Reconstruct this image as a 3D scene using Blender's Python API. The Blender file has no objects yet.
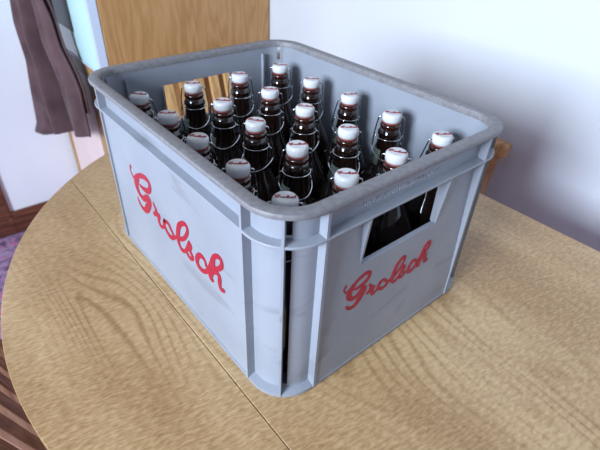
import bpy, bmesh, math, random
from mathutils import Vector, Matrix
random.seed(7)
PI = math.pi
SC = bpy.context.scene
COL = SC.collection
T = 0.75                      # height of the table top above the floor

# ------------------------------------------------------------------ camera
cam_d = bpy.data.cameras.new('camera'); cam = bpy.data.objects.new('camera', cam_d); COL.objects.link(cam)
CR = Vector((0.76990512, -0.63695861, 0.03911308)); CU = Vector((0.34996108, 0.47266867, 0.80877164)); CF = Vector((0.53364159, 0.60898937, -0.58682075))
m = Matrix((CR, CU, -CF)).transposed().to_4x4()
m.translation = Vector((-0.15416878, -0.19636455, 0.40889048 + T))
cam.matrix_world = m
cam_d.sensor_width = 36; cam_d.lens = 461.3 / 600 * 36; cam_d.clip_start = .02
cam_d.dof.use_dof = True; cam_d.dof.focus_distance = .47; cam_d.dof.aperture_fstop = 10
SC.camera = cam

# ------------------------------------------------------------------ world, light, exposure
w = bpy.data.worlds.new('world'); SC.world = w; w.use_nodes = True
w.node_tree.nodes['Background'].inputs[0].default_value = (.62, .78, 1, 1)
w.node_tree.nodes['Background'].inputs[1].default_value = .4
def area(name, loc, target, sx, sy, power, color):
    l = bpy.data.lights.new(name, 'AREA'); l.shape = 'RECTANGLE'; l.size = sx; l.size_y = sy
    l.energy = power; l.color = color
    o = bpy.data.objects.new(name, l); COL.objects.link(o); o.location = loc
    o.rotation_euler = (Vector(target) - Vector(loc)).to_track_quat('-Z', 'Y').to_euler()
    return o
# daylight entering through the left-hand window; weak fill added behind the camera, its window unseen
area('window_daylight', (-2.26, -.26, T + .92), (0, -.26, T + .66), .95, .86, 165, (.71, .83, 1))
area('rear_fill', (.9, -2.46, T + .8), (.9, 0, T + .5), .52, 1.0, 1.5, (.66, .82, 1))  # added fill for the faces turned to the camera, source unseen
SC.view_settings.view_transform = 'Standard'; SC.view_settings.look = 'None'
SC.view_settings.exposure = -0.06; SC.view_settings.gamma = 1; SC.view_settings.use_curve_mapping = False

# ------------------------------------------------------------------ materials
def mat(name, color, rough=.5, metal=0, **kw):
    m = bpy.data.materials.new(name); m.use_nodes = True
    b = m.node_tree.nodes['Principled BSDF']
    b.inputs['Base Color'].default_value = (*color, 1); b.inputs['Roughness'].default_value = rough; b.inputs['Metallic'].default_value = metal
    for k, v in kw.items(): b.inputs[k.replace('_', ' ')].default_value = v
    return m
def N(m, t, **kw):
    n = m.node_tree.nodes.new(t)
    for k, v in kw.items():
        if hasattr(n, k): setattr(n, k, v)
        else: n.inputs[k.replace('_', ' ')].default_value = v
    return n
def L(m, a, ao, b, bi): m.node_tree.links.new(a.outputs[ao], b.inputs[bi])
def ramp(m, stops):
    r = N(m, 'ShaderNodeValToRGB'); e = r.color_ramp.elements
    e[0].position, e[0].color = stops[0][0], (*stops[0][1], 1); e[1].position, e[1].color = stops[-1][0], (*stops[-1][1], 1)
    for p, c in stops[1:-1]: q = e.new(p); q.color = (*c, 1)
    return r
def bsdf(m): return m.node_tree.nodes['Principled BSDF']
def coords(m, scale=(1, 1, 1), rot=(0, 0, 0), kind='Object'):
    tc = N(m, 'ShaderNodeTexCoord'); mp = N(m, 'ShaderNodeMapping'); mp.inputs['Scale'].default_value = scale; mp.inputs['Rotation'].default_value = rot
    L(m, tc, kind, mp, 'Vector'); return mp
def noisy(m, c1, c2, scale=8, detail=4, bump=0, stretch=(1, 1, 1), lo=.35, hi=.65, bscale=None):
    mp = coords(m, stretch); n = N(m, 'ShaderNodeTexNoise', Scale=scale, Detail=detail); L(m, mp, 0, n, 'Vector')
    r = ramp(m, [(lo, c1), (hi, c2)]); L(m, n, 'Fac', r, 'Fac'); L(m, r, 0, bsdf(m), 'Base Color')
    if bump:
        n2 = N(m, 'ShaderNodeTexNoise', Scale=bscale or scale * 6, Detail=3); L(m, mp, 0, n2, 'Vector')
        b = N(m, 'ShaderNodeBump', Strength=bump, Distance=.002); L(m, n2, 'Fac', b, 'Height'); L(m, b, 0, bsdf(m), 'Normal')
    return m
def wood(name, dark, mid, light, axis='y', scale=1, rough=.45, figure=1.0):
    m = mat(name, mid, rough)
    st = {'x': (.12, 1, 1), 'y': (1, .12, 1), 'z': (1, 1, .12)}[axis]
    mp = coords(m, st)
    n = N(m, 'ShaderNodeTexNoise', Scale=7 * scale, Detail=3); n.inputs['Distortion'].default_value = .6 * figure; L(m, mp, 0, n, 'Vector')
    mul = N(m, 'ShaderNodeMath', operation='MULTIPLY'); mul.inputs[1].default_value = 16; L(m, n, 'Fac', mul, 0)
    fr = N(m, 'ShaderNodeMath', operation='PINGPONG'); fr.inputs[1].default_value = 1; L(m, mul, 0, fr, 0)
    fine = N(m, 'ShaderNodeTexNoise', Scale=120 * scale, Detail=3); L(m, mp, 0, fine, 'Vector')
    mx = N(m, 'ShaderNodeMath', operation='MULTIPLY_ADD'); mx.inputs[1].default_value = .55; L(m, fine, 'Fac', mx, 0)
    sc = N(m, 'ShaderNodeMath', operation='MULTIPLY'); sc.inputs[1].default_value = .45; L(m, fr, 0, sc, 0); L(m, sc, 0, mx, 2)
    r = ramp(m, [(.22, dark), (.5, mid), (.8, light)]); L(m, mx, 0, r, 'Fac'); L(m, r, 0, bsdf(m), 'Base Color')
    return m

M = {}
M['plastic'] = noisy(mat('grey_crate_plastic', (.36, .37, .40), .42), (.245, .262, .300), (.290, .308, .348), 9, 5, .12, bscale=160)
def scuffs(m):
    b = bsdf(m); src = b.inputs['Base Color'].links[0].from_socket
    n = N(m, 'ShaderNodeTexNoise', Scale=14, Detail=8); n.inputs['Distortion'].default_value = .8; L(m, coords(m, (1, .5, 2.2), (.12, .1, 0)), 0, n, 'Vector')
    r = N(m, 'ShaderNodeMapRange'); r.inputs['From Min'].default_value = .60; r.inputs['From Max'].default_value = .74; r.inputs['To Max'].default_value = .55; L(m, n, 'Fac', r, 0)
    mx = N(m, 'ShaderNodeMix', data_type='RGBA'); mx.inputs[7].default_value = (.15, .15, .16, 1)
    m.node_tree.links.new(r.outputs[0], mx.inputs[0]); m.node_tree.links.new(src, mx.inputs[6]); m.node_tree.links.new(mx.outputs[2], b.inputs['Base Color'])
scuffs(M['plastic'])
def worn():
    m = mat('scuffed_grey_plastic', (.30, .30, .315), .5)
    mp = coords(m); n = N(m, 'ShaderNodeTexNoise', Scale=190, Detail=6); L(m, mp, 0, n, 'Vector')
    r = ramp(m, [(.3, (.15, .14, .142)), (.5, (.185, .177, .183)), (.75, (.225, .216, .224))]); L(m, n, 'Fac', r, 'Fac'); L(m, r, 0, bsdf(m), 'Base Color')
    b = N(m, 'ShaderNodeBump', Strength=.12, Distance=.001); L(m, n, 'Fac', b, 'Height'); L(m, b, 0, bsdf(m), 'Normal')
    return m
M['worn'] = worn()
M['pale_plastic'] = mat('pale_worn_plastic', (.42, .42, .44), .45)
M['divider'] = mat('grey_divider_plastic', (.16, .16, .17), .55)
M['red'] = mat('red_print', (.34, .006, .030), .4)
M['glass'] = mat('brown_bottle_glass', (.012, .005, .003), .07, Coat_Weight=.6, Coat_Roughness=.04)
M['lip_glass'] = mat('red_brown_glass_lip', (.03, .007, .004), .1, Coat_Weight=.5)
M['ceramic'] = mat('white_ceramic', (.60, .60, .60), .22)
M['gasket'] = mat('red_rubber', (.24, .045, .035), .5)
M['cap_print'] = mat('dark_red_print', (.26, .012, .02), .45)
M['wire'] = mat('steel_wire', (.70, .71, .73), .22, 1)
M['label'] = noisy(mat('bottle_label_paper', (.36, .40, .34), .5), (.10, .16, .10), (.34, .36, .32), 60, 3)
def table_mat():
    m = mat('oak_veneer', (.5, .36, .2), .36)
    def math_(op, a, b, c=None):
        n = N(m, 'ShaderNodeMath', operation=op)
        for k, v in enumerate((a, b, c)):
            if v is None: continue
            if isinstance(v, tuple): L(m, v[0], v[1], n, k)
            else: n.inputs[k].default_value = v
        return (n, 0)
    # broad cathedral figure running along the boards
    mp = coords(m, (1, .22, 1))
    w0 = N(m, 'ShaderNodeTexNoise', Scale=5, Detail=1.5); w0.inputs['Distortion'].default_value = .4; L(m, mp, 0, w0, 'Vector')
    pp = math_('PINGPONG', math_('MULTIPLY', (w0, 'Fac'), 84), 1)
    sm = N(m, 'ShaderNodeMapRange', interpolation_type='SMOOTHSTEP'); sm.inputs['From Min'].default_value = .02; sm.inputs['From Max'].default_value = .55; L(m, pp[0], 0, sm, 0); pp = (sm, 0)
    where = N(m, 'ShaderNodeTexNoise', Scale=6, Detail=1); L(m, coords(m, (1, .5, 1), (0, 0, .2)), 0, where, 'Vector')
    wm = N(m, 'ShaderNodeMapRange'); wm.inputs['From Min'].default_value = .42; wm.inputs['From Max'].default_value = .6; L(m, where, 'Fac', wm, 0)
    fig = math_('MULTIPLY', pp, (wm, 0))
    # fine wavy flecks lying across the grain
    wv = N(m, 'ShaderNodeTexWave', Scale=74, Distortion=10, Detail=3); wv.inputs['Detail Scale'].default_value = 1.1; wv.bands_direction = 'Y'
    L(m, coords(m, (.75, 1, 1), (0, 0, .3)), 0, wv, 'Vector')
    n1 = N(m, 'ShaderNodeTexNoise', Scale=240, Detail=3); L(m, coords(m, (.5, 1, 1)), 0, n1, 'Vector')
    n2 = N(m, 'ShaderNodeTexNoise', Scale=9, Detail=3); L(m, coords(m, (1, .35, 1)), 0, n2, 'Vector')
    iw = math_('SUBTRACT', 1, (wm, 0))
    fl = math_('MULTIPLY', (wv, 'Fac'), iw)
    c = math_('MULTIPLY_ADD', fig, .14, math_('MULTIPLY_ADD', fl, .065, math_('MULTIPLY_ADD', (n1, 'Fac'), .38, math_('MULTIPLY', (n2, 'Fac'), .42))))
    r = ramp(m, [(.24, (.205, .108, .039)), (.42, (.385, .230, .100)), (.60, (.57, .385, .198))]); L(m, c[0], 0, r, 'Fac')
    L(m, r, 0, bsdf(m), 'Base Color')
    rr = N(m, 'ShaderNodeMapRange'); rr.inputs['To Min'].default_value = .46; rr.inputs['To Max'].default_value = .30; L(m, c[0], 0, rr, 0); L(m, rr, 0, bsdf(m), 'Roughness')
    bp = N(m, 'ShaderNodeBump', Strength=.14, Distance=.0006); L(m, c[0], 0, bp, 'Height'); L(m, bp, 0, bsdf(m), 'Normal')
    return m
M['table'] = table_mat()
M['edge'] = wood('table_edge_oak', (.30, .18, .09), (.42, .27, .14), (.52, .36, .2), 'y')
M['seam'] = mat('dark_joint', (.035, .02, .012), .8)
M['cabinet'] = wood('cabinet_oak', (.38, .19, .065), (.45, .24, .09), (.51, .29, .115), 'z', 2.2, .45, .2)
M['chair_red'] = wood('chair_wood', (.30, .12, .04), (.44, .20, .075), (.54, .28, .12), 'z', 2, .35)
M['chair_light'] = wood('light_chair_wood', (.42, .22, .08), (.58, .34, .13), (.68, .44, .2), 'z', 2, .35)
M['chair_brown'] = wood('dull_chair_wood', (.26, .12, .06), (.42, .22, .125), (.54, .32, .20), 'z', 2, .4)
M['skirting'] = wood('dark_red_wood', (.07, .022, .012), (.13, .042, .022), (.20, .07, .035), 'x', 2, .4)
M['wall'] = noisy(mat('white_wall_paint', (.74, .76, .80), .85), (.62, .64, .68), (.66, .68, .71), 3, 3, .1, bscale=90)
M['wall_lit'] = noisy(mat('lit_white_wall_paint', (.84, .86, .9), .85), (.82, .84, .89), (.86, .88, .92), 3, 3, .1, bscale=90)  # white wall copy with the back wall's stronger light put into its colour
M['ceiling'] = mat('ceiling_paint', (.22, .22, .22), .9)
M['wall_warm'] = mat('warm_wall_paint', (.15, .14, .13), .85)
def carpet():
    m = mat('purple_patterned_carpet', (.2, .12, .2), .95)
    mp = coords(m); v = N(m, 'ShaderNodeTexNoise', Scale=28, Detail=5); v.inputs['Distortion'].default_value = 1.2; L(m, mp, 0, v, 'Vector')
    r = ramp(m, [(.36, (.13, .06, .12)), (.48, (.26, .16, .27)), (.57, (.36, .24, .36)), (.63, (.48, .05, .19))]); L(m, v, 'Fac', r, 'Fac'); L(m, r, 0, bsdf(m), 'Base Color')
    return m
M['carpet'] = carpet()
M['oven_white'] = mat('pale_glass_front', (.70, .98, .98), .12, Coat_Weight=.5)
M['oven_trim'] = mat('pale_blue_trim', (.58, .66, .78), .3)
M['dark_glass'] = mat('dark_oven_glass', (.012, .014, .02), .35)
M['metal'] = mat('brushed_metal', (.6, .6, .62), .3, 1)
M['pink'] = noisy(mat('pale_pink_door', (.80, .62, .56), .5), (.78, .60, .55), (.84, .66, .60), 5)
def towel_mat():
    m = mat('brown_terry', (.12, .06, .06), .95, Sheen_Weight=.15)
    mp = coords(m); n = N(m, 'ShaderNodeTexNoise', Scale=350, Detail=2); L(m, mp, 0, n, 'Vector')
    n2 = N(m, 'ShaderNodeTexNoise', Scale=14, Detail=3); L(m, mp, 0, n2, 'Vector')
    r = ramp(m, [(.35, (.07, .034, .036)), (.7, (.125, .066, .070))]); L(m, n2, 'Fac', r, 'Fac'); L(m, r, 0, bsdf(m), 'Base Color')
    b = N(m, 'ShaderNodeBump', Strength=.8, Distance=.002); L(m, n, 'Fac', b, 'Height'); L(m, b, 0, bsdf(m), 'Normal')
    return m
M['towel'] = towel_mat()

# ------------------------------------------------------------------ helpers
def box(bm, x0, x1, y0, y1, z0, z1, mi=0):
    v = [bm.verts.new(c) for c in ((x0,y0,z0),(x1,y0,z0),(x1,y1,z0),(x0,y1,z0),(x0,y0,z1),(x1,y0,z1),(x1,y1,z1),(x0,y1,z1))]
    for f in ((0,3,2,1),(4,5,6,7),(0,1,5,4),(1,2,6,5),(2,3,7,6),(3,0,4,7)):
        bm.faces.new([v[i] for i in f]).material_index = mi
    return v
def hexa(bm, a, b, mi=0):     # two matching quads joined into a solid
    A = [bm.verts.new(c) for c in a]; B = [bm.verts.new(c) for c in b]; n = len(A)
    bm.faces.new(A[::-1]).material_index = mi; bm.faces.new(B).material_index = mi
    for i in range(n): bm.faces.new((A[i], A[(i+1) % n], B[(i+1) % n], B[i])).material_index = mi
def lathe(bm, prof, seg=28, c=(0, 0), mi=0, smooth=True):
    rings = []
    for r, z in prof:
        rings.append([bm.verts.new((c[0] + r*math.cos(2*PI*i/seg), c[1] + r*math.sin(2*PI*i/seg), z)) for i in range(seg)])
    for a, b in zip(rings, rings[1:]):
        for i in range(seg):
            f = bm.faces.new((a[i], a[(i+1) % seg], b[(i+1) % seg], b[i])); f.smooth = smooth; f.material_index = mi
    bm.faces.new(rings[0][::-1]).material_index = mi; bm.faces.new(rings[-1]).material_index = mi
def tube(bm, pts, r, seg=8, closed=False, mi=0):
    pts = [Vector(p) for p in pts]; n = len(pts); rings = []; up = None
    for i, p in enumerate(pts):
        if closed: d = pts[(i+1) % n] - pts[i-1]
        else: d = pts[min(i+1, n-1)] - pts[max(i-1, 0)]
        d.normalize()
        if up is None:
            up = d.cross(Vector((0, 0, 1)));
            if up.length < .1: up = d.cross(Vector((0, 1, 0)))
        s = (up - d * up.dot(d)); s.normalize(); up = s; t = d.cross(s)
        rings.append([bm.verts.new(p + (s*math.cos(2*PI*k/seg) + t*math.sin(2*PI*k/seg)) * r) for k in range(seg)])
    last = n if closed else n - 1
    for i in range(last):
        a, b = rings[i], rings[(i+1) % n]
        for k in range(seg):
            f = bm.faces.new((a[k], a[(k+1) % seg], b[(k+1) % seg], b[k])); f.smooth = True; f.material_index = mi
    if not closed: bm.faces.new(rings[0][::-1]); bm.faces.new(rings[-1])
def smooth_path(pts, k=4, closed=False):
    P = [Vector(p) for p in pts]; out = []; n = len(P)
    for i in range(n if closed else n - 1):
        if closed: a, b, c, d = P[i-1], P[i], P[(i+1) % n], P[(i+2) % n]
        else: a, b, c, d = P[max(i-1, 0)], P[i], P[i+1], P[min(i+2, n-1)]
        for j in range(k):
            t = j / k
            out.append(.5*((2*b) + (c-a)*t + (2*a-5*b+4*c-d)*t*t + (3*b-a-3*c+d)*t**3))
    if not closed: out.append(P[-1])
    return out
def obj(name, bm, m, parent=None, bevel=0, seg=2):
    bmesh.ops.recalc_face_normals(bm, faces=bm.faces)
    me = bpy.data.meshes.new(name)
    if parent is not None:
        w_ = Vector(parent.get('_w', (0, 0, 0)))
        for v in bm.verts: v.co -= w_
    bm.to_mesh(me); bm.free()
    for x in (m if isinstance(m, (list, tuple)) else [m]): me.materials.append(x)
    o = bpy.data.objects.new(name, me); COL.objects.link(o)
    if parent is not None:
        o.parent = parent; o['_w'] = tuple(Vector(parent.get('_w', (0, 0, 0))))
    if bevel:
        b = o.modifiers.new('bevel', 'BEVEL'); b.width = bevel; b.segments = seg; b.limit_method = 'ANGLE'; b.angle_limit = .6
        b.harden_normals = False
    return o
def thing(name, label, cat, loc=(0, 0, 0), group=None, rotz=0):
    o = bpy.data.objects.new(name, None); COL.objects.link(o); o.location = loc; o.rotation_euler = (0, 0, rotz); o.empty_display_size = .05
    o['label'] = label; o['category'] = cat
    if group: o['group'] = group
    o['_w'] = tuple(loc) if not rotz else (0, 0, 0)
    return o
def tag(o, label, cat, group=None):
    o['label'] = label; o['category'] = cat
    if group: o['group'] = group
    return o
def struct(name, bm, m, bevel=0):
    o = obj(name, bm, m, None, bevel); o['kind'] = 'structure'; return o
def quick(name, b, m, parent=None, bevel=0):
    bm = bmesh.new(); box(bm, *b); return obj(name, bm, m, parent, bevel)

# ------------------------------------------------------------------ room
XL, XR, YF, YB, ZC = -2.3, .78, -2.5, 1.65, 2.4
bm = bmesh.new(); box(bm, XL - .1, XR + .1, YF - .1, YB + .1, -.06, 0); struct('floor', bm, M['carpet'])
bm = bmesh.new(); box(bm, XL - .1, XR + .1, YF - .1, YB + .1, ZC, ZC + .06); struct('ceiling', bm, M['ceiling'])
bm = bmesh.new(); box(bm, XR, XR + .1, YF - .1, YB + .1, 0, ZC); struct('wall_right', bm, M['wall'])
bm = bmesh.new(); box(bm, XL - .1, XR, YB, YB + .1, 0, ZC); struct('wall_back', bm, M['wall_lit'])
def wall_with_hole(name, axis, c0, c1, a0, a1, h0, h1, z0, z1):
    bm = bmesh.new()
    def bx(p0, p1, q0, q1):
        if axis == 'x': box(bm, c0, c1, p0, p1, q0, q1)
        else: box(bm, p0, p1, c0, c1, q0, q1)
    bx(a0, h0, 0, ZC); bx(h1, a1, 0, ZC); bx(h0, h1, 0, z0); bx(h0, h1, z1, ZC)
    struct(name, bm, M['wall_warm'])
wall_with_hole('wall_left', 'x', XL - .1, XL, YF, YB, -.77, .25, T + .45, T + 1.37)
wall_with_hole('wall_front', 'y', YF - .1, YF, XL - .1, XR, .12, 1.68 - 1.02, T + .28, T + 1.32)
# window frames (unseen in the photograph, they hold the daylight openings)
def window(name, axis, c, h0, h1, z0, z1):
    bm = bmesh.new(); t = .035
    def bx(p0, p1, q0, q1):
        if axis == 'x': box(bm, c - .03, c + .01, p0, p1, q0, q1)
        else: box(bm, p0, p1, c - .03, c + .01, q0, q1)
    bx(h0, h0 + t, z0, z1); bx(h1 - t, h1, z0, z1); bx(h0 + t, h1 - t, z0, z0 + t); bx(h0 + t, h1 - t, z1 - t, z1)
    struct(name, bm, M['ceiling'])
window('window_1', 'x', XL - .05, -.77, .25, T + .45, T + 1.37)
window('window_2', 'y', YF - .05, .12, .66, T + .28, T + 1.32)
# dark red-brown skirting and the door frame post on the back wall
bm = bmesh.new(); box(bm, -.045, .235, YB - .014, YB, 0, .098); box(bm, -.045, .235, YB - .018, YB, .068, .082)
struct('baseboard_back', bm, M['skirting'], .003)
bm = bmesh.new(); box(bm, -.125, -.045, YB - .010, YB, 0, 2.05); box(bm, -.062, -.045, YB - .013, YB, 0, 2.05)
struct('trim_1', bm, M['skirting'], .003)
bm = bmesh.new(); box(bm, XR - .014, XR, YF, YB, 0, .098); struct('baseboard_right', bm, M['skirting'], .003)

# ------------------------------------------------------------------ kitchen cabinet with oven
CX0, CX1, CY0, CY1 = .235, XR - .004, 1.06, YB - .004
cab = thing('kitchen_cabinet', 'tall oak kitchen cabinet against the white wall behind the crate', 'cabinet', ((CX0 + CX1)/2, (CY0 + CY1)/2, 0))
bm = bmesh.new()
box(bm, CX0 + .02, CX1, CY0, CY0 + .02, 0, 2.1)                       # side panel
box(bm, CX0 + .02, CX1, CY1 - .02, CY1, 0, 2.1)
box(bm, CX0 + .02, CX1, CY0 + .02, CY1 - .02, 2.08, 2.1); box(bm, CX0 + .02, CX1, CY0 + .02, CY1 - .02, T - .05, T - .03)
box(bm, CX1 - .01, CX1, CY0 + .02, CY1 - .02, 0, 2.08)
obj('carcass', bm, M['cabinet'], cab, .002)
bm = bmesh.new(); box(bm, CX0, CX0 + .02, CY0, CY0 + .165, .1, T - .012); box(bm, CX0, CX0 + .02, CY0 + .165, CY1, T - .055, T - .012)
obj('front_frame', bm, M['cabinet'], cab, .002)
d = quick('cupboard_door', (CX0 + .004, CX0 + .02, CY0 + .167, CY1 - .03, .1, T - .057), M['pink'], cab, .003); d['label'] = 'pale pinkish door'
quick('side_stile', (CX0, CX0 + .02, CY1 - .03, CY1, .1, T - .055), M['cabinet'], cab, .003)
quick('plinth', (CX0 + .05, CX0 + .065, CY0 + .02, CY1 - .02, 0, .1), M['skirting'], cab)
ov = thing('oven', 'built-in oven with pale glass front and dark window, beside hanging towel', 'oven', (CX0 + .2, 1.33, T))
OZ0, OZ1 = T - .004, T + .56
bm = bmesh.new(); box(bm, CX0 + .022, CX0 + .45, CY0 + .024, CY1 - .024, OZ0 + .004, OZ1); obj('oven_body', bm, M['oven_trim'], ov)
bm = bmesh.new(); yA, yB = 1.228, 1.54; zA, zB = T + .066, T + .44
x0, x1 = CX0 - .003, CX0 + .018
box(bm, x0, x1, CY0 + .0185, yA, OZ0, OZ1); box(bm, x0, x1, yB, CY1 - .03, OZ0, OZ1); box(bm, x0, x1, yA, yB, OZ0, zA); box(bm, x0, x1, yA, yB, zB, OZ1)
obj('front_panel', bm, M['oven_white'], ov)
quick('oven_window', (x0 + .002, x1, yA, yB, zA, zB), M['dark_glass'], ov)
bm = bmesh.new(); box(bm, x0 - .002, x1, CY0 + .002, CY0 + .018, OZ0, OZ1); box(bm, x0 - .002, x1, CY0 + .002, CY1 - .02, OZ0 - .007, OZ0 - .001)
obj('trim_strip', bm, M['oven_trim'], ov, .001)
HX = CX0 - .062; HZ = T + .26
bm = bmesh.new(); tube(bm, [(HX, 1.16, HZ), (HX, 1.58, HZ)], .009, 14)
for y in (1.18, 1.56): tube(bm, [(HX, y, HZ), (x0 + .001, y, HZ)], .006, 10)
obj('handle', bm, M['metal'], ov)
# ------------------------------------------------------------------ towel: two layers draped over the handle with gathered folds
def towel():
    bm = bmesh.new(); nu, nv = 90, 46
    Lf = [(.1451, 1.445, .26), (.1451, 1.445, .121), (.1475, 1.432, -.04), (.1411, 1.467, -.149), (.135, 1.50, -.26), (.1259, 1.5485, -.315)]
    Rt = [(.188, 1.235, .26), (.188, 1.225, .158), (.190, 1.212, .04), (.1985, 1.175, -.03), (.1992, 1.154, -.067), (.1985, 1.156, -.215)]
    def at(C, z):
        if z >= C[0][2]: return Vector((C[0][0], C[0][1], z))
        for a, b in zip(C, C[1:]):
            if z >= b[2]:
                t = (a[2]-z)/(a[2]-b[2]); return Vector(a).lerp(Vector(b), t)
        return Vector((C[-1][0], C[-1][1], z))
    def pt(u, v, back):
        ztop = .262; zbot = -.318 + .118*u + .006*math.cos(u*PI*5) + (.07 if back else 0)
        z = ztop + (zbot - ztop)*v
        a, b = at(Lf, z), at(Rt, z); p = a.lerp(b, u)
        amp = .006 + .021*min(1, v*1.6)
        off = amp*(math.sin(u*PI*5 + .7 + .5*math.sin(3*v)) + .3*math.sin(u*PI*11 + 2*v))*math.sin(PI*u)**.5 + .012 - .085*min(1, .4 + v*2)*math.exp(-((u - .62 + .13*v)/.075)**2)
        nrm = Vector((-.985, -.17, 0))
        hx = HX - .014
        p.x = hx + (p.x - hx)*min(1, v*3); p.z = z
        p = p + nrm*(off*min(1, .15 + v*2.5))
        if back: p = p + Vector((.012, .0, 0))
        p.x = min(p.x, CX0 - .024)
        return (p.x, p.y, p.z + T)
    rows = []
    for j in range(nv + 1): rows.append([bm.verts.new(pt(i/nu, 1 - j/nv, False)) for i in range(nu + 1)])
    for k in range(1, 6):
        a = PI*k/6
        rows.append([bm.verts.new(Vector(pt(i/nu, 0, False)).lerp(Vector(pt(i/nu, 0, True)), .5 - .5*math.cos(a)) + Vector((0, 0, .012*math.sin(a)))) for i in range(nu + 1)])
    for j in range(nv + 1): rows.append([bm.verts.new(pt(i/nu, j/nv, True)) for i in range(nu + 1)])
    for a, b in zip(rows, rows[1:]):
        for i in range(nu): f = bm.faces.new((a[i], a[i+1], b[i+1], b[i])); f.smooth = True
    o = obj('towel', bm, M['towel']); s = o.modifiers.new('thick', 'SOLIDIFY'); s.thickness = .004; s.offset = 0
    return tag(o, 'brown terry towel hanging in folds in front of the oven', 'towel')
towel()

# ------------------------------------------------------------------ table
TC, TR, XE, XS = (.302, .187), .487, .527, -.010
def disc_part(x0, x1, inset=0, n=160):
    r = TR - inset; pts = []
    for i in range(n):
        a = 2*PI*i/n; x, y = TC[0] + r*math.cos(a), TC[1] + r*math.sin(a); pts.append((x, y))
    out = []
    for i in range(n):
        p, q = pts[i], pts[(i+1) % n]
        if x0 <= p[0] <= x1: out.append(p)
        for X in (x0, x1):
            if (p[0]-X)*(q[0]-X) < 0:
                t = (X-p[0])/(q[0]-p[0]); out.append((X, p[1] + t*(q[1]-p[1])))
    return out
tbl = thing('dining_table', 'round-ended oak dining table with a straight side by the wall, under the crate', 'table', (.25, .187, 0))
def slab(name, x0, x1):
    bm = bmesh.new(); P = disc_part(x0, x1)
    hexa(bm, [(x, y, T - .024) for x, y in P], [(x, y, T) for x, y in P])
    return obj(name, bm, M['table'], tbl, .0005, 1)
slab('tabletop', XS + .0004, XE); slab('table_leaf', TC[0] - TR - .01, XS - .0004)
bm = bmesh.new(); x0, x1 = XS - .004, XS + .004
box(bm, x0, x1, -.17, .545, T - .020, T - .0035); obj('leaf_joint', bm, M['seam'], tbl)
bm = bmesh.new()
for a in ((.03, .48, -.115, -.095), (.05, .48, .50, .52)): box(bm, *a, T - .09, T - .0245)
for a in ((.025, .045, -.10, .50), (.478, .498, -.10, .50)): box(bm, *a, T - .09, T - .0245)
obj('apron', bm, M['edge'], tbl, .002)
for x, y in ((.035, -.105), (.488, -.105), (.035, .51), (.488, .51)):
    bm = bmesh.new(); hexa(bm, [(x-.016, y-.016, 0), (x+.016, y-.016, 0), (x+.016, y+.016, 0), (x-.016, y+.016, 0)],
                           [(x-.024, y-.024, T-.0245), (x+.024, y-.024, T-.0245), (x+.024, y+.024, T-.0245), (x-.024, y+.024, T-.0245)])
    obj('leg', bm, M['edge'], tbl, .002)

# ------------------------------------------------------------------ chairs
def make_chair(label, loc, rotz, m, seat_x=.19):
    t = thing('dining_chair', label, 'chair', loc, 'slat-back chairs round the table', rotz)
    t['_w'] = (0, 0, 0)
    tan = math.tan(math.radians(15))
    def bx_(z): return -.18 - max(0, z - .45)*tan
    def pane(bm, y0, y1, z0, z1, th):
        a = [(bx_(z0)-th/2, y0, z0), (bx_(z0)+th/2, y0, z0), (bx_(z0)+th/2, y1, z0), (bx_(z0)-th/2, y1, z0)]
        b = [(bx_(z1)-th/2, y0, z1), (bx_(z1)+th/2, y0, z1), (bx_(z1)+th/2, y1, z1), (bx_(z1)-th/2, y1, z1)]
        hexa(bm, a, b)
    bm = bmesh.new()
    out = [(-.185, -.19), (-.185, .19), (.10, .205), (seat_x, .17), (seat_x + .012, 0), (seat_x, -.17), (.10, -.205)]
    hexa(bm, [(x, y, .43) for x, y in out], [(x, y, .452) for x, y in out]); obj('seat', bm, m, t, .005)
    for s in (-1, 1):
        bm = bmesh.new(); y = s*.186
        hexa(bm, [(-.235, y-.012, 0), (-.21, y-.012, 0), (-.21, y+.012, 0), (-.235, y+.012, 0)],
                 [(-.196, y-.014, .45), (-.166, y-.014, .45), (-.166, y+.014, .45), (-.196, y+.014, .45)])
        pane(bm, y-.010, y+.010, .45, .735, .022); obj('back_post', bm, m, t, .004)
        bm = bmesh.new(); x = seat_x - .03; y = s*.15
        hexa(bm, [(x-.01, y-.011, 0), (x+.012, y-.011, 0), (x+.012, y+.011, 0), (x-.01, y+.011, 0)],
                 [(x-.016, y-.016, .43), (x+.016, y-.016, .43), (x+.016, y+.016, .43), (x-.016, y+.016, .43)])
        obj('leg', bm, m, t, .003)
    bm = bmesh.new(); pane(bm, -.21, .21, .732, .760, .026); obj('top_rail', bm, m, t, .006, 3)
    bm = bmesh.new(); pane(bm, -.173, .173, .50, .53, .02); obj('lower_rail', bm, m, t, .003)
    for k in range(7):
        y = -.141 + k*.047; bm = bmesh.new(); pane(bm, y-.014, y+.014, .528, .734, .011); obj('slat', bm, m, t, .002)
    bm = bmesh.new(); box(bm, -.18, seat_x - .04, -.168, -.150, .395, .43); box(bm, -.18, seat_x - .04, .150, .168, .395, .43); box(bm, seat_x - .045, seat_x - .02, -.14, .14, .395, .43)
    obj('seat_frame', bm, m, t, .002)
    return t
make_chair('dull brown slatted wooden chair tucked under the round left end of the table', (.022, .225, 0), 0, M['chair_brown'])
make_chair('orange-brown wooden chair between the straight table edge and the white wall', (.461, .384, 0), PI, M['chair_red'], .12)
make_chair('light orange wooden slat chair seen through the hand hole in the crate', (.51, .72, 0), -PI/2, M['chair_light'], .04)

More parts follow.
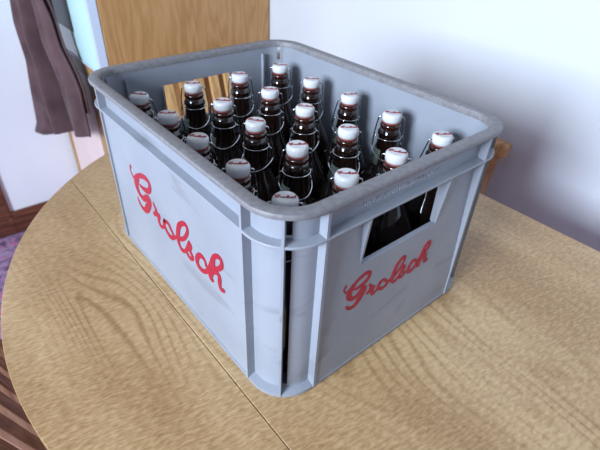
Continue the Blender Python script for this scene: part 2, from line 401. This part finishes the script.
# ------------------------------------------------------------------ crate
CW, CL, CH, CRAD = .3155, .400, .2227, .044
crate = thing('beer_crate', 'grey plastic beer crate with red script lettering on the oak table', 'crate', (CW/2, CL/2, T))
def loop(d, z, seg=10):
    r = max(CRAD - d, .004); pts = []
    for cx, cy, a0 in ((CW-CRAD, CL-CRAD, 0), (CRAD, CL-CRAD, 90), (CRAD, CRAD, 180), (CW-CRAD, CRAD, 270)):
        if CRAD - d < .004: cx += (1 if cx > CW/2 else -1)*0
        for k in range(seg + 1):
            a = math.radians(a0 + 90*k/seg); pts.append((cx + r*math.cos(a), cy + r*math.sin(a), z + T))
    return pts
def sweep(bm, prof, smooth=True, mi=0):
    R = [[bm.verts.new(p) for p in loop(d, z)] for d, z in prof]; n = len(R[0])
    for a, b in zip(R, R[1:] + R[:1]):
        for i in range(n):
            f = bm.faces.new((a[i], a[(i+1) % n], b[(i+1) % n], b[i])); f.material_index = mi
def mirror_box(bm, x0, x1, y0, y1, z0, z1):
    for fx in (0, 1):
        for fy in (0, 1):
            a0, a1 = (x0, x1) if not fx else (CW-x1, CW-x0); b0, b1 = (y0, y1) if not fy else (CL-y1, CL-y0)
            box(bm, a0, a1, b0, b1, z0 + T, z1 + T)
WI, WO = .0128, .0100          # wall inner / outer inset
LIP0, LIP1 = .1895, .1925
# wall with hand holes in both short sides
bm = bmesh.new(); sweep(bm, [(WO, .0), (WO, CH - .004), (WI, CH - .004), (WI, .0)])
wall = obj('crate_wall', bm, M['plastic'], crate)
def hole_poly(g=0):   # trapezoid in x, z
    return [(.1030 - g, .134), (.2105 + g, .134), (.2125 + g, .1890), (.1010 - g, .1890)]
bm = bmesh.new()
for y0, y1 in ((-.01, .03), (CL - .03, CL + .01)):
    hexa(bm, [(x, y0, z + T) for x, z in hole_poly()], [(x, y1, z + T) for x, z in hole_poly()])
for cx, cy, ax, ay in ((0, 0, 1, 1), (1, 0, -1, 1), (0, 1, 1, -1), (1, 1, -1, -1)):   # narrow slots beside the corner fins
    c = Vector((cx*CW + ax*CRAD, cy*CL + ay*CRAD, 0)); dv = Vector((-ax, -ay, 0)).normalized(); tn = Vector((ax, -ay, 0)).normalized()
    q = [c + dv*.024 + tn*.0012, c + dv*.040 + tn*.0012, c + dv*.040 + tn*.0062, c + dv*.024 + tn*.0062]
    for z0, z1 in ((.0125, .1870), (.1955, .2140)):
        hexa(bm, [(v.x, v.y, z0 + T) for v in q], [(v.x, v.y, z1 + T) for v in q])
cut = obj('cutter', bm, M['plastic'], crate)
bo = wall.modifiers.new('holes', 'BOOLEAN'); bo.object = cut; bo.operation = 'DIFFERENCE'; bo.solver = 'EXACT'
bpy.context.view_layer.update()
me = bpy.data.meshes.new_from_object(wall.evaluated_get(bpy.context.evaluated_depsgraph_get()))
wall.modifiers.clear(); wall.data = me
bpy.data.objects.remove(cut)
bm = bmesh.new()
# long side panels, flush with the fins, below the lip
for s in (0, 1):
    x0, x1 = (.0035, WO) if not s else (CW - WO, CW - .0035)
    box(bm, x0, x1, .0535, CL - .0535, .004 + T, LIP0 + T)
# fins at the ends of every side and a diagonal one in each corner
mirror_box(bm, .0012, WO + .001, .0500, .0530, .004, CH - .005)
mirror_box(bm, .0470, .0500, .0012, WO + .001, .004, CH - .005)
for cx, cy, ax, ay in ((0, 0, 1, 1), (1, 0, -1, 1), (0, 1, 1, -1), (1, 1, -1, -1)):
    c = Vector((cx*CW + ax*CRAD, cy*CL + ay*CRAD, 0)); dirv = Vector((-ax, -ay, 0)).normalized(); tn = Vector((-dirv.y, dirv.x, 0))*.0013
    a, b = c + dirv*(CRAD - .0135), c + dirv*(CRAD - .0008)
    q = [a - tn, b - tn, b + tn, a + tn]
    hexa(bm, [(v.x, v.y, .004 + T) for v in q], [(v.x, v.y, CH - .005 + T) for v in q])
# short sides: the panel starts flush at the foot and slopes back into the wall under the lip
def slope_y(z): return .0028 + (WO - .0028)*min(1, max(0, (z - .038)/.152))
for s in (0, 1):
    def piece(x0, x1, z0, z1):
        P = [(WO + .0002, z0), (slope_y(z0), z0)] + ([(slope_y(.038), .038)] if z0 < .038 else []) + [(slope_y(z1), z1), (WO + .0002, z1)]
        if s: P = [(CL - y, z) for y, z in P]
        hexa(bm, [(x0, y, z + T) for y, z in P], [(x1, y, z + T) for y, z in P])
    piece(.0498, CW - .0498, .004, .134); piece(.0498, .0995, .134, .1888); piece(.2140, CW - .0498, .134, .1888)
    for xw in (.0985, .2115):      # webs at the ends of the hand hole
        P = [(WI + .002, .134), (slope_y(.134), .134), (.0022, .1890), (WI + .002, .1890)]
        if s: P = [(CL - y, z) for y, z in P]
        hexa(bm, [(xw, y, z + T) for y, z in P], [(xw + .0026, y, z + T) for y, z in P])
box(bm, .0135, CW - .0135, .0135, CL - .0135, .002 + T, .0065 + T)        # floor of the crate
# ribs on the inside of the short walls
mirror_box(bm, .0500, .0525, WI - .0005, WI + .0045, .02, .207)
obj('shell_ribs', bm, M['plastic'], crate, .0006, 2)
bm = bmesh.new(); sweep(bm, [(.0010, LIP0 + .0004), (.0010, LIP1), (WO + .001, LIP1 + .001), (WO + .001, LIP0)])
obj('lip', bm, M['plastic'], crate, .0006)
bm = bmesh.new(); sweep(bm, [(.0032, 0), (.0022, .0015), (.0022, .0058), (WO + .001, .0090), (WO + .001, 0)])
obj('foot_ring', bm, M['plastic'], crate)
bm = bmesh.new(); sweep(bm, [(.0004, CH - .0050), (0, CH - .0042), (0, CH - .0016), (.0007, CH - .0004), (.0018, CH), (.0110, CH), (.0122, CH - .0004), (.0130, CH - .0016), (.0131, CH - .008), (.0102, CH - .0075)])
r = obj('rim', bm, M['worn'], crate); r['label'] = 'scuffed darker top rim'
for o in (crate.children):
    if o.name.split('.')[0] in ('rim', 'lip', 'foot_ring', 'crate_wall'):
        for p in o.data.polygons: p.use_smooth = True
        o.data.set_sharp_from_angle(angle=math.radians(38))
# shallow raised lettering on the band above the hand hole, worn past reading
bm = bmesh.new(); er = random.Random(5); u = .094
while u < .196:
    wd = er.choice((.0012, .0034, .0040, .0044)); z0, z1 = .1985, .2030
    def bar(x0, x1, a, b_): box(bm, x0, x1, WO - .0004, WO + .0004, a + T, b_ + T)
    bar(u, u + .0008, z0, z1)
    if wd > .002:
        k = er.randrange(4)
        if k != 1: bar(u, u + wd, z1 - .0008, z1)
        if k != 0: bar(u + wd - .0008, u + wd, z0, z1)
        if k > 1: bar(u, u + wd, (z0 + z1)/2 - .0004, (z0 + z1)/2 + .0004)
    u += wd + .0018 + (.004 if er.random() < .12 else 0)
obj('raised_lettering', bm, M['pale_plastic'], crate)
# dividers with scalloped tops
PX, PY = .0721, .0717
XB = [CW/2 + i*PX for i in (-1.5, -.5, .5, 1.5)]; YBt = [CL/2 + j*PY for j in (-2, -1, 0, 1, 2)]
def scallop(centers, half, t0, t1):
    P = [(t0, .0065)]
    P += [(t0, .105)]
    for c in centers:
        for k in range(9):
            u = -1 + 2*k/8; P.append((c + u*half*.86, .108 - .030*(1 - u*u)))
    P += [(t1, .105), (t1, .0065)]
    return P
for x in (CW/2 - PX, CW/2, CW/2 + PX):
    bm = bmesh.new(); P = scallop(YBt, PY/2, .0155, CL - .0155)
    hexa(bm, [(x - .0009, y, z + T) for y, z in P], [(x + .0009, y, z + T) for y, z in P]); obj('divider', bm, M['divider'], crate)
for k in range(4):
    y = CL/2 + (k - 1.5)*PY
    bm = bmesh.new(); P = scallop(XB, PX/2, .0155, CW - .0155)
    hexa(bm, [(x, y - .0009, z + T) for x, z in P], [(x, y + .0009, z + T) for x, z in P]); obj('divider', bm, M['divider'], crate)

# ------------------------------------------------------------------ lettering: brush strokes (u mm, v mm, width mm)
LOGO = [[[-285.4, 143.3, 3.2], [-288.1, 138.8, 2.1], [-286.7, 134.1, 2.1], [-282.1, 130.2, 2.8], [-273.3, 133.7, 4.6], [-262.2, 141.5, 4.4], [-250.2, 145.8, 4.7], [-239.9, 146.2, 4.7], [-235.3, 141.5, 4.7], [-239.5, 133.0, 4.8], [-248.7, 128.4, 4.9], [-259.7, 126.9, 3.6], [-265.4, 127.5, 2.8]], [[-270.0, 135.2, 6.8], [-276.5, 125.4, 7.5], [-276.0, 117.5, 6.7], [-270.7, 111.8, 5.2], [-261.5, 111.0, 5.2], [-251.1, 117.7, 5.7], [-244.4, 118.5, 6.8], [-247.5, 110.7, 6.9], [-256.0, 99.9, 7.1], [-263.7, 93.6, 4.9], [-272.0, 93.4, 3.9], [-277.8, 96.9, 3.5], [-280.7, 101.8, 2.5]], [[-233.3, 119.6, 2.6], [-231.2, 116.1, 3.5], [-228.5, 112.8, 3.5], [-231.8, 106.2, 4.5]], [[-236.4, 103.6, 3.7], [-229.0, 107.1, 4.5], [-222.3, 108.8, 4.0], [-225.3, 103.0, 4.0], [-224.8, 96.3, 4.1], [-220.3, 94.7, 3.4], [-212.9, 99.0, 2.7]], [[-208.7, 109.7, 3.9], [-212.0, 102.3, 4.0], [-207.5, 96.6, 4.0], [-201.2, 93.5, 4.0], [-193.7, 95.3, 3.9], [-190.1, 100.3, 3.2], [-194.5, 105.8, 3.4], [-200.0, 111.3, 3.4], [-208.7, 109.7, 3.4]], [[-193.7, 95.3, 3.5], [-179.8, 105.2, 3.1], [-172.8, 106.8, 3.7], [-162.5, 114.5, 3.5], [-154.5, 125.8, 3.4], [-153.5, 132.6, 3.3], [-157.1, 134.9, 3.7], [-164.4, 131.9, 3.8], [-172.1, 124.3, 4.7], [-176.7, 113.7, 5.2], [-179.3, 102.8, 4.6], [-177.6, 95.7, 3.8], [-172.9, 91.9, 3.8], [-164.3, 96.1, 3.3], [-156.8, 106.2, 4.0], [-152.9, 114.7, 3.1]], [[-152.9, 114.7, 2.7], [-150.1, 111.9, 3.5], [-153.3, 103.2, 3.2], [-149.2, 99.2, 3.6], [-150.1, 94.5, 3.2], [-155.4, 92.4, 3.3], [-160.3, 94.6, 3.3], [-163.0, 96.9, 3.3]], [[-120.7, 105.9, 2.6], [-121.9, 111.0, 2.8], [-126.4, 113.1, 3.7], [-132.5, 111.6, 4.1], [-138.4, 103.8, 4.6], [-139.2, 96.5, 4.7], [-134.6, 93.0, 4.3], [-127.4, 94.0, 3.9], [-119.8, 99.4, 3.8], [-113.9, 107.5, 4.0], [-108.8, 117.4, 3.9], [-105.0, 125.5, 3.8], [-99.7, 132.1, 3.7], [-93.3, 135.2, 3.6], [-89.3, 133.1, 3.6], [-89.4, 127.0, 3.7], [-95.0, 120.0, 3.8], [-101.7, 116.0, 2.8]], [[-104.1, 125.5, 3.8], [-107.2, 116.0, 5.7], [-111.1, 104.2, 5.8], [-113.6, 95.8, 4.5], [-110.0, 94.5, 3.4]], [[-110.9, 101.7, 2.6], [-105.4, 108.3, 3.2], [-99.5, 111.8, 3.9], [-95.4, 109.1, 4.2], [-95.9, 99.6, 3.9], [-94.3, 94.2, 2.9], [-89.1, 96.2, 3.2]]]
def logo_bm(fn, scale, depth, u0=-187.2, v0=94.0, fat=1.0):
    bm = bmesh.new()
    for si, s in enumerate(LOGO):
        P = [Vector((a, b, c)) for a, b, c in s]; P = smooth_path(P, 4)
        n = len(P); top, bot = [], []
        dd = depth + si*5e-5
        for i, p in enumerate(P):
            d = P[min(i+1, n-1)] - P[max(i-1, 0)]; d.z = 0
            if d.length < 1e-6: d = Vector((1, 0, 0))
            d.normalize(); nn = Vector((-d.y, d.x)); wd = max(p.z, 1.2)*.5*fat
            l = ((p.x + nn.x*wd - u0)*scale, (p.y + nn.y*wd - v0)*scale); r = ((p.x - nn.x*wd - u0)*scale, (p.y - nn.y*wd - v0)*scale)
            top.append((bm.verts.new(fn(*l, dd)), bm.verts.new(fn(*r, dd)))); dd += 1.5e-6; bot.append((bm.verts.new(fn(*l, -depth)), bm.verts.new(fn(*r, -depth))))
        for i in range(n - 1):
            bm.faces.new((top[i][0], top[i+1][0], top[i+1][1], top[i][1])); bm.faces.new((bot[i][1], bot[i+1][1], bot[i+1][0], bot[i][0]))
            bm.faces.new((top[i][0], bot[i][0], bot[i+1][0], top[i+1][0])); bm.faces.new((top[i+1][1], bot[i+1][1], bot[i][1], top[i][1]))
        bm.faces.new((top[0][0], top[0][1], bot[0][1], bot[0][0])); bm.faces.new((top[-1][1], top[-1][0], bot[-1][0], bot[-1][1]))
        # rounded stroke ends
        for p in (P[0], P[-1]):
            c = []; wd = max(p.z, 1.2)*.5*fat
            for k in range(10):
                a = 2*PI*k/10; c.append(((p.x + wd*math.cos(a) - u0)*scale, (p.y + wd*math.sin(a) - v0)*scale))
            hexa(bm, [fn(*q, -depth) for q in c], [fn(*q, dd + 2e-5) for q in c])
    return bm
g = obj('lettering', logo_bm(lambda u, v, d: (.0035 - d, .1872 - u, .094 + v + T), .001, .0003, fat=1.5), M['red'], crate); g['label'] = 'red script lettering on the long side'
g = obj('lettering', logo_bm(lambda u, v, d: (.1455 + u, slope_y(.0865 + v) - d, .0865 + v + T), .00064, .0003, fat=1.55), M['red'], crate); g['label'] = 'smaller red script lettering under the hand hole'
for s in ('far',):
    g = obj('lettering', logo_bm(lambda u, v, d: (CW - .0035 + d, .2128 + u, .094 + v + T), .001, .0003), M['red'], crate); g['label'] = 'red script lettering on the far long side'

# ------------------------------------------------------------------ bottles
ZT = .2015                       # cap top above the crate base
def make_bottle():
    t = thing('beer_bottle', '', 'bottle', (0, 0, 0), 'swing-top bottles in the crate')
    t['_w'] = (0, 0, 0)
    bm = bmesh.new(); h = ZT - .0065
    prof = [(.030, 0), (.0332, .004), (.0334, .09), (.0325, .098), (.0290, .109), (.0230, .121), (.0180, .132), (.0152, .143), (.0138, .154), (.0128, .164),
            (.0128, .1665), (.0140, .168), (.0140, .1715), (.0122, .1735), (.0118, .1765)]
    lathe(bm, prof, 30); obj('glass_body', bm, M['glass'], t)
    bm = bmesh.new(); lathe(bm, [(.0117, .1766), (.0124, .1775), (.0126, .1800), (.0118, .1822), (.008, .1824)], 24); obj('glass_lip', bm, M['lip_glass'], t)
    bm = bmesh.new(); lathe(bm, [(.0085, .1825), (.0108, .1828), (.0110, .1836), (.0106, .1842), (.008, .1842)], 24); obj('gasket', bm, M['gasket'], t)
    bm = bmesh.new(); zc = .1843
    lathe(bm, [(.0085, zc), (.0107, zc + .0003), (.0113, zc + .002), (.0116, zc + .0075), (.0110, zc + .0090), (.0096, h - .0002), (.0085, h)], 28)
    cap = obj('stopper', bm, M['ceramic'], t)
    bm = logo_bm(lambda u, v, d: (u, v - .0018, h + d), .000092, .00012, fat=1.7); obj('cap_lettering', bm, M['cap_print'], cap)
    # neck label, part way round
    bm = bmesh.new(); a0, a1, n = 2.7, 4.1, 12; zs = [(.0188, .1315), (.0160, .1420), (.0147, .1505)]
    G = [[(r*math.cos(a0 + (a1-a0)*i/n), r*math.sin(a0 + (a1-a0)*i/n), z) for i in range(n + 1)] for r, z in zs]
    gi = [[bm.verts.new(p) for p in r_] for r_ in G]
    for a, b in zip(gi, gi[1:]):
        for i in range(n): f = bm.faces.new((a[i], a[i+1], b[i+1], b[i])); f.smooth = True
    lb = obj('neck_label', bm, M['label'], t); s = lb.modifiers.new('thick', 'SOLIDIFY'); s.thickness = .0003; s.offset = 1
    bm = bmesh.new(); n = 24; gi = [[bm.verts.new((.03375*math.cos(-1.3 + 2.6*i/n), .03375*math.sin(-1.3 + 2.6*i/n), z)) for i in range(n + 1)] for z in (.022, .084)]
    for i in range(n): f = bm.faces.new((gi[0][i], gi[0][i+1], gi[1][i+1], gi[1][i])); f.smooth = True
    lb = obj('body_label', bm, M['label'], t); s = lb.modifiers.new('thick', 'SOLIDIFY'); s.thickness = .0003; s.offset = 1
    # wire bail through the stopper, levers and collar
    bm = bmesh.new(); zm = zc + .0048
    for s in (-1, 1):
        # hinge boss on the side of the stopper
        tube(bm, smooth_path([(s*.0100, 0, zm), (s*.0136, 0, zm), (s*.0152, .0008, zm - .003), (s*.0168, .0040, zm - .016), (s*.0176, .0085, zm - .030), (s*.0168, .0110, zm - .036)], 4), .00075, 8)
    obj('wire_bail', bm, M['wire'], t)
    bm = bmesh.new()
    P = smooth_path([(-.0165, .0100, zm - .036), (-.0180, .0060, zm - .041), (-.0165, -.0040, zm - .044), (-.0105, -.0150, zm - .0475), (0, -.0190, zm - .0495), (.0105, -.0150, zm - .0475), (.0165, -.0040, zm - .044), (.0180, .0060, zm - .041), (.0165, .0100, zm - .036)], 4)
    tube(bm, P, .00075, 8)
    tube(bm, [(.0148*math.cos(2*PI*k/24), .0148*math.sin(2*PI*k/24), zm - .0245) for k in range(24)], .0006, 6, True)
    for s in (-1, 1): tube(bm, smooth_path([(s*.0145, .001, zm - .0245), (s*.0178, .002, zm - .027), (s*.0182, .0060, zm - .036), (s*.0178, .0060, zm - .041)], 3), .0007, 6)
    obj('wire_lever', bm, M['wire'], t)
    return t
def copy_tree(o, parent=None):
    c = o.copy(); COL.objects.link(c); c.parent = parent
    for ch in list(o.children): copy_tree(ch, c)
    return c
proto = make_bottle()
col_names = ['nearest the left crate side', 'second from the left crate side', 'second from the far long side', 'against the far long side']
row_words = ['first', 'second', 'third', 'fourth', 'fifth']
ROT = {(0,0): 20, (0,1): 35, (0,2): -20, (0,3): 10, (0,4): -25}
rot = random.Random(3)
for i in range(4):
    for j in range(5):
        o = proto if (i, j) == (0, 0) else copy_tree(proto)
        o.location = (XB[i], YBt[j], T + .0066)
        o.rotation_euler = (math.radians(rot.uniform(-.4, .4)), math.radians(rot.uniform(-.4, .4)), math.radians([[-40,-35,-50,-30,-45],[-38,-30,-55,-42,-30],[-60,-35,-48,-40,-38],[-30,-45,-25,-40,-50]][i][j]))
        place = ['frontmost', 'second from front', 'middle', 'second from rear', 'rearmost']
        line = ['in the row along the left crate side', 'in the second row from the left crate side', 'in the third row from the left crate side', 'in the row nearest the white wall']
        o['label'] = 'brown swing-top bottle, ' + place[j] + ' ' + line[i]
        o['category'] = 'bottle'
for o in bpy.data.objects:
    if '_w' in o: del o['_w']
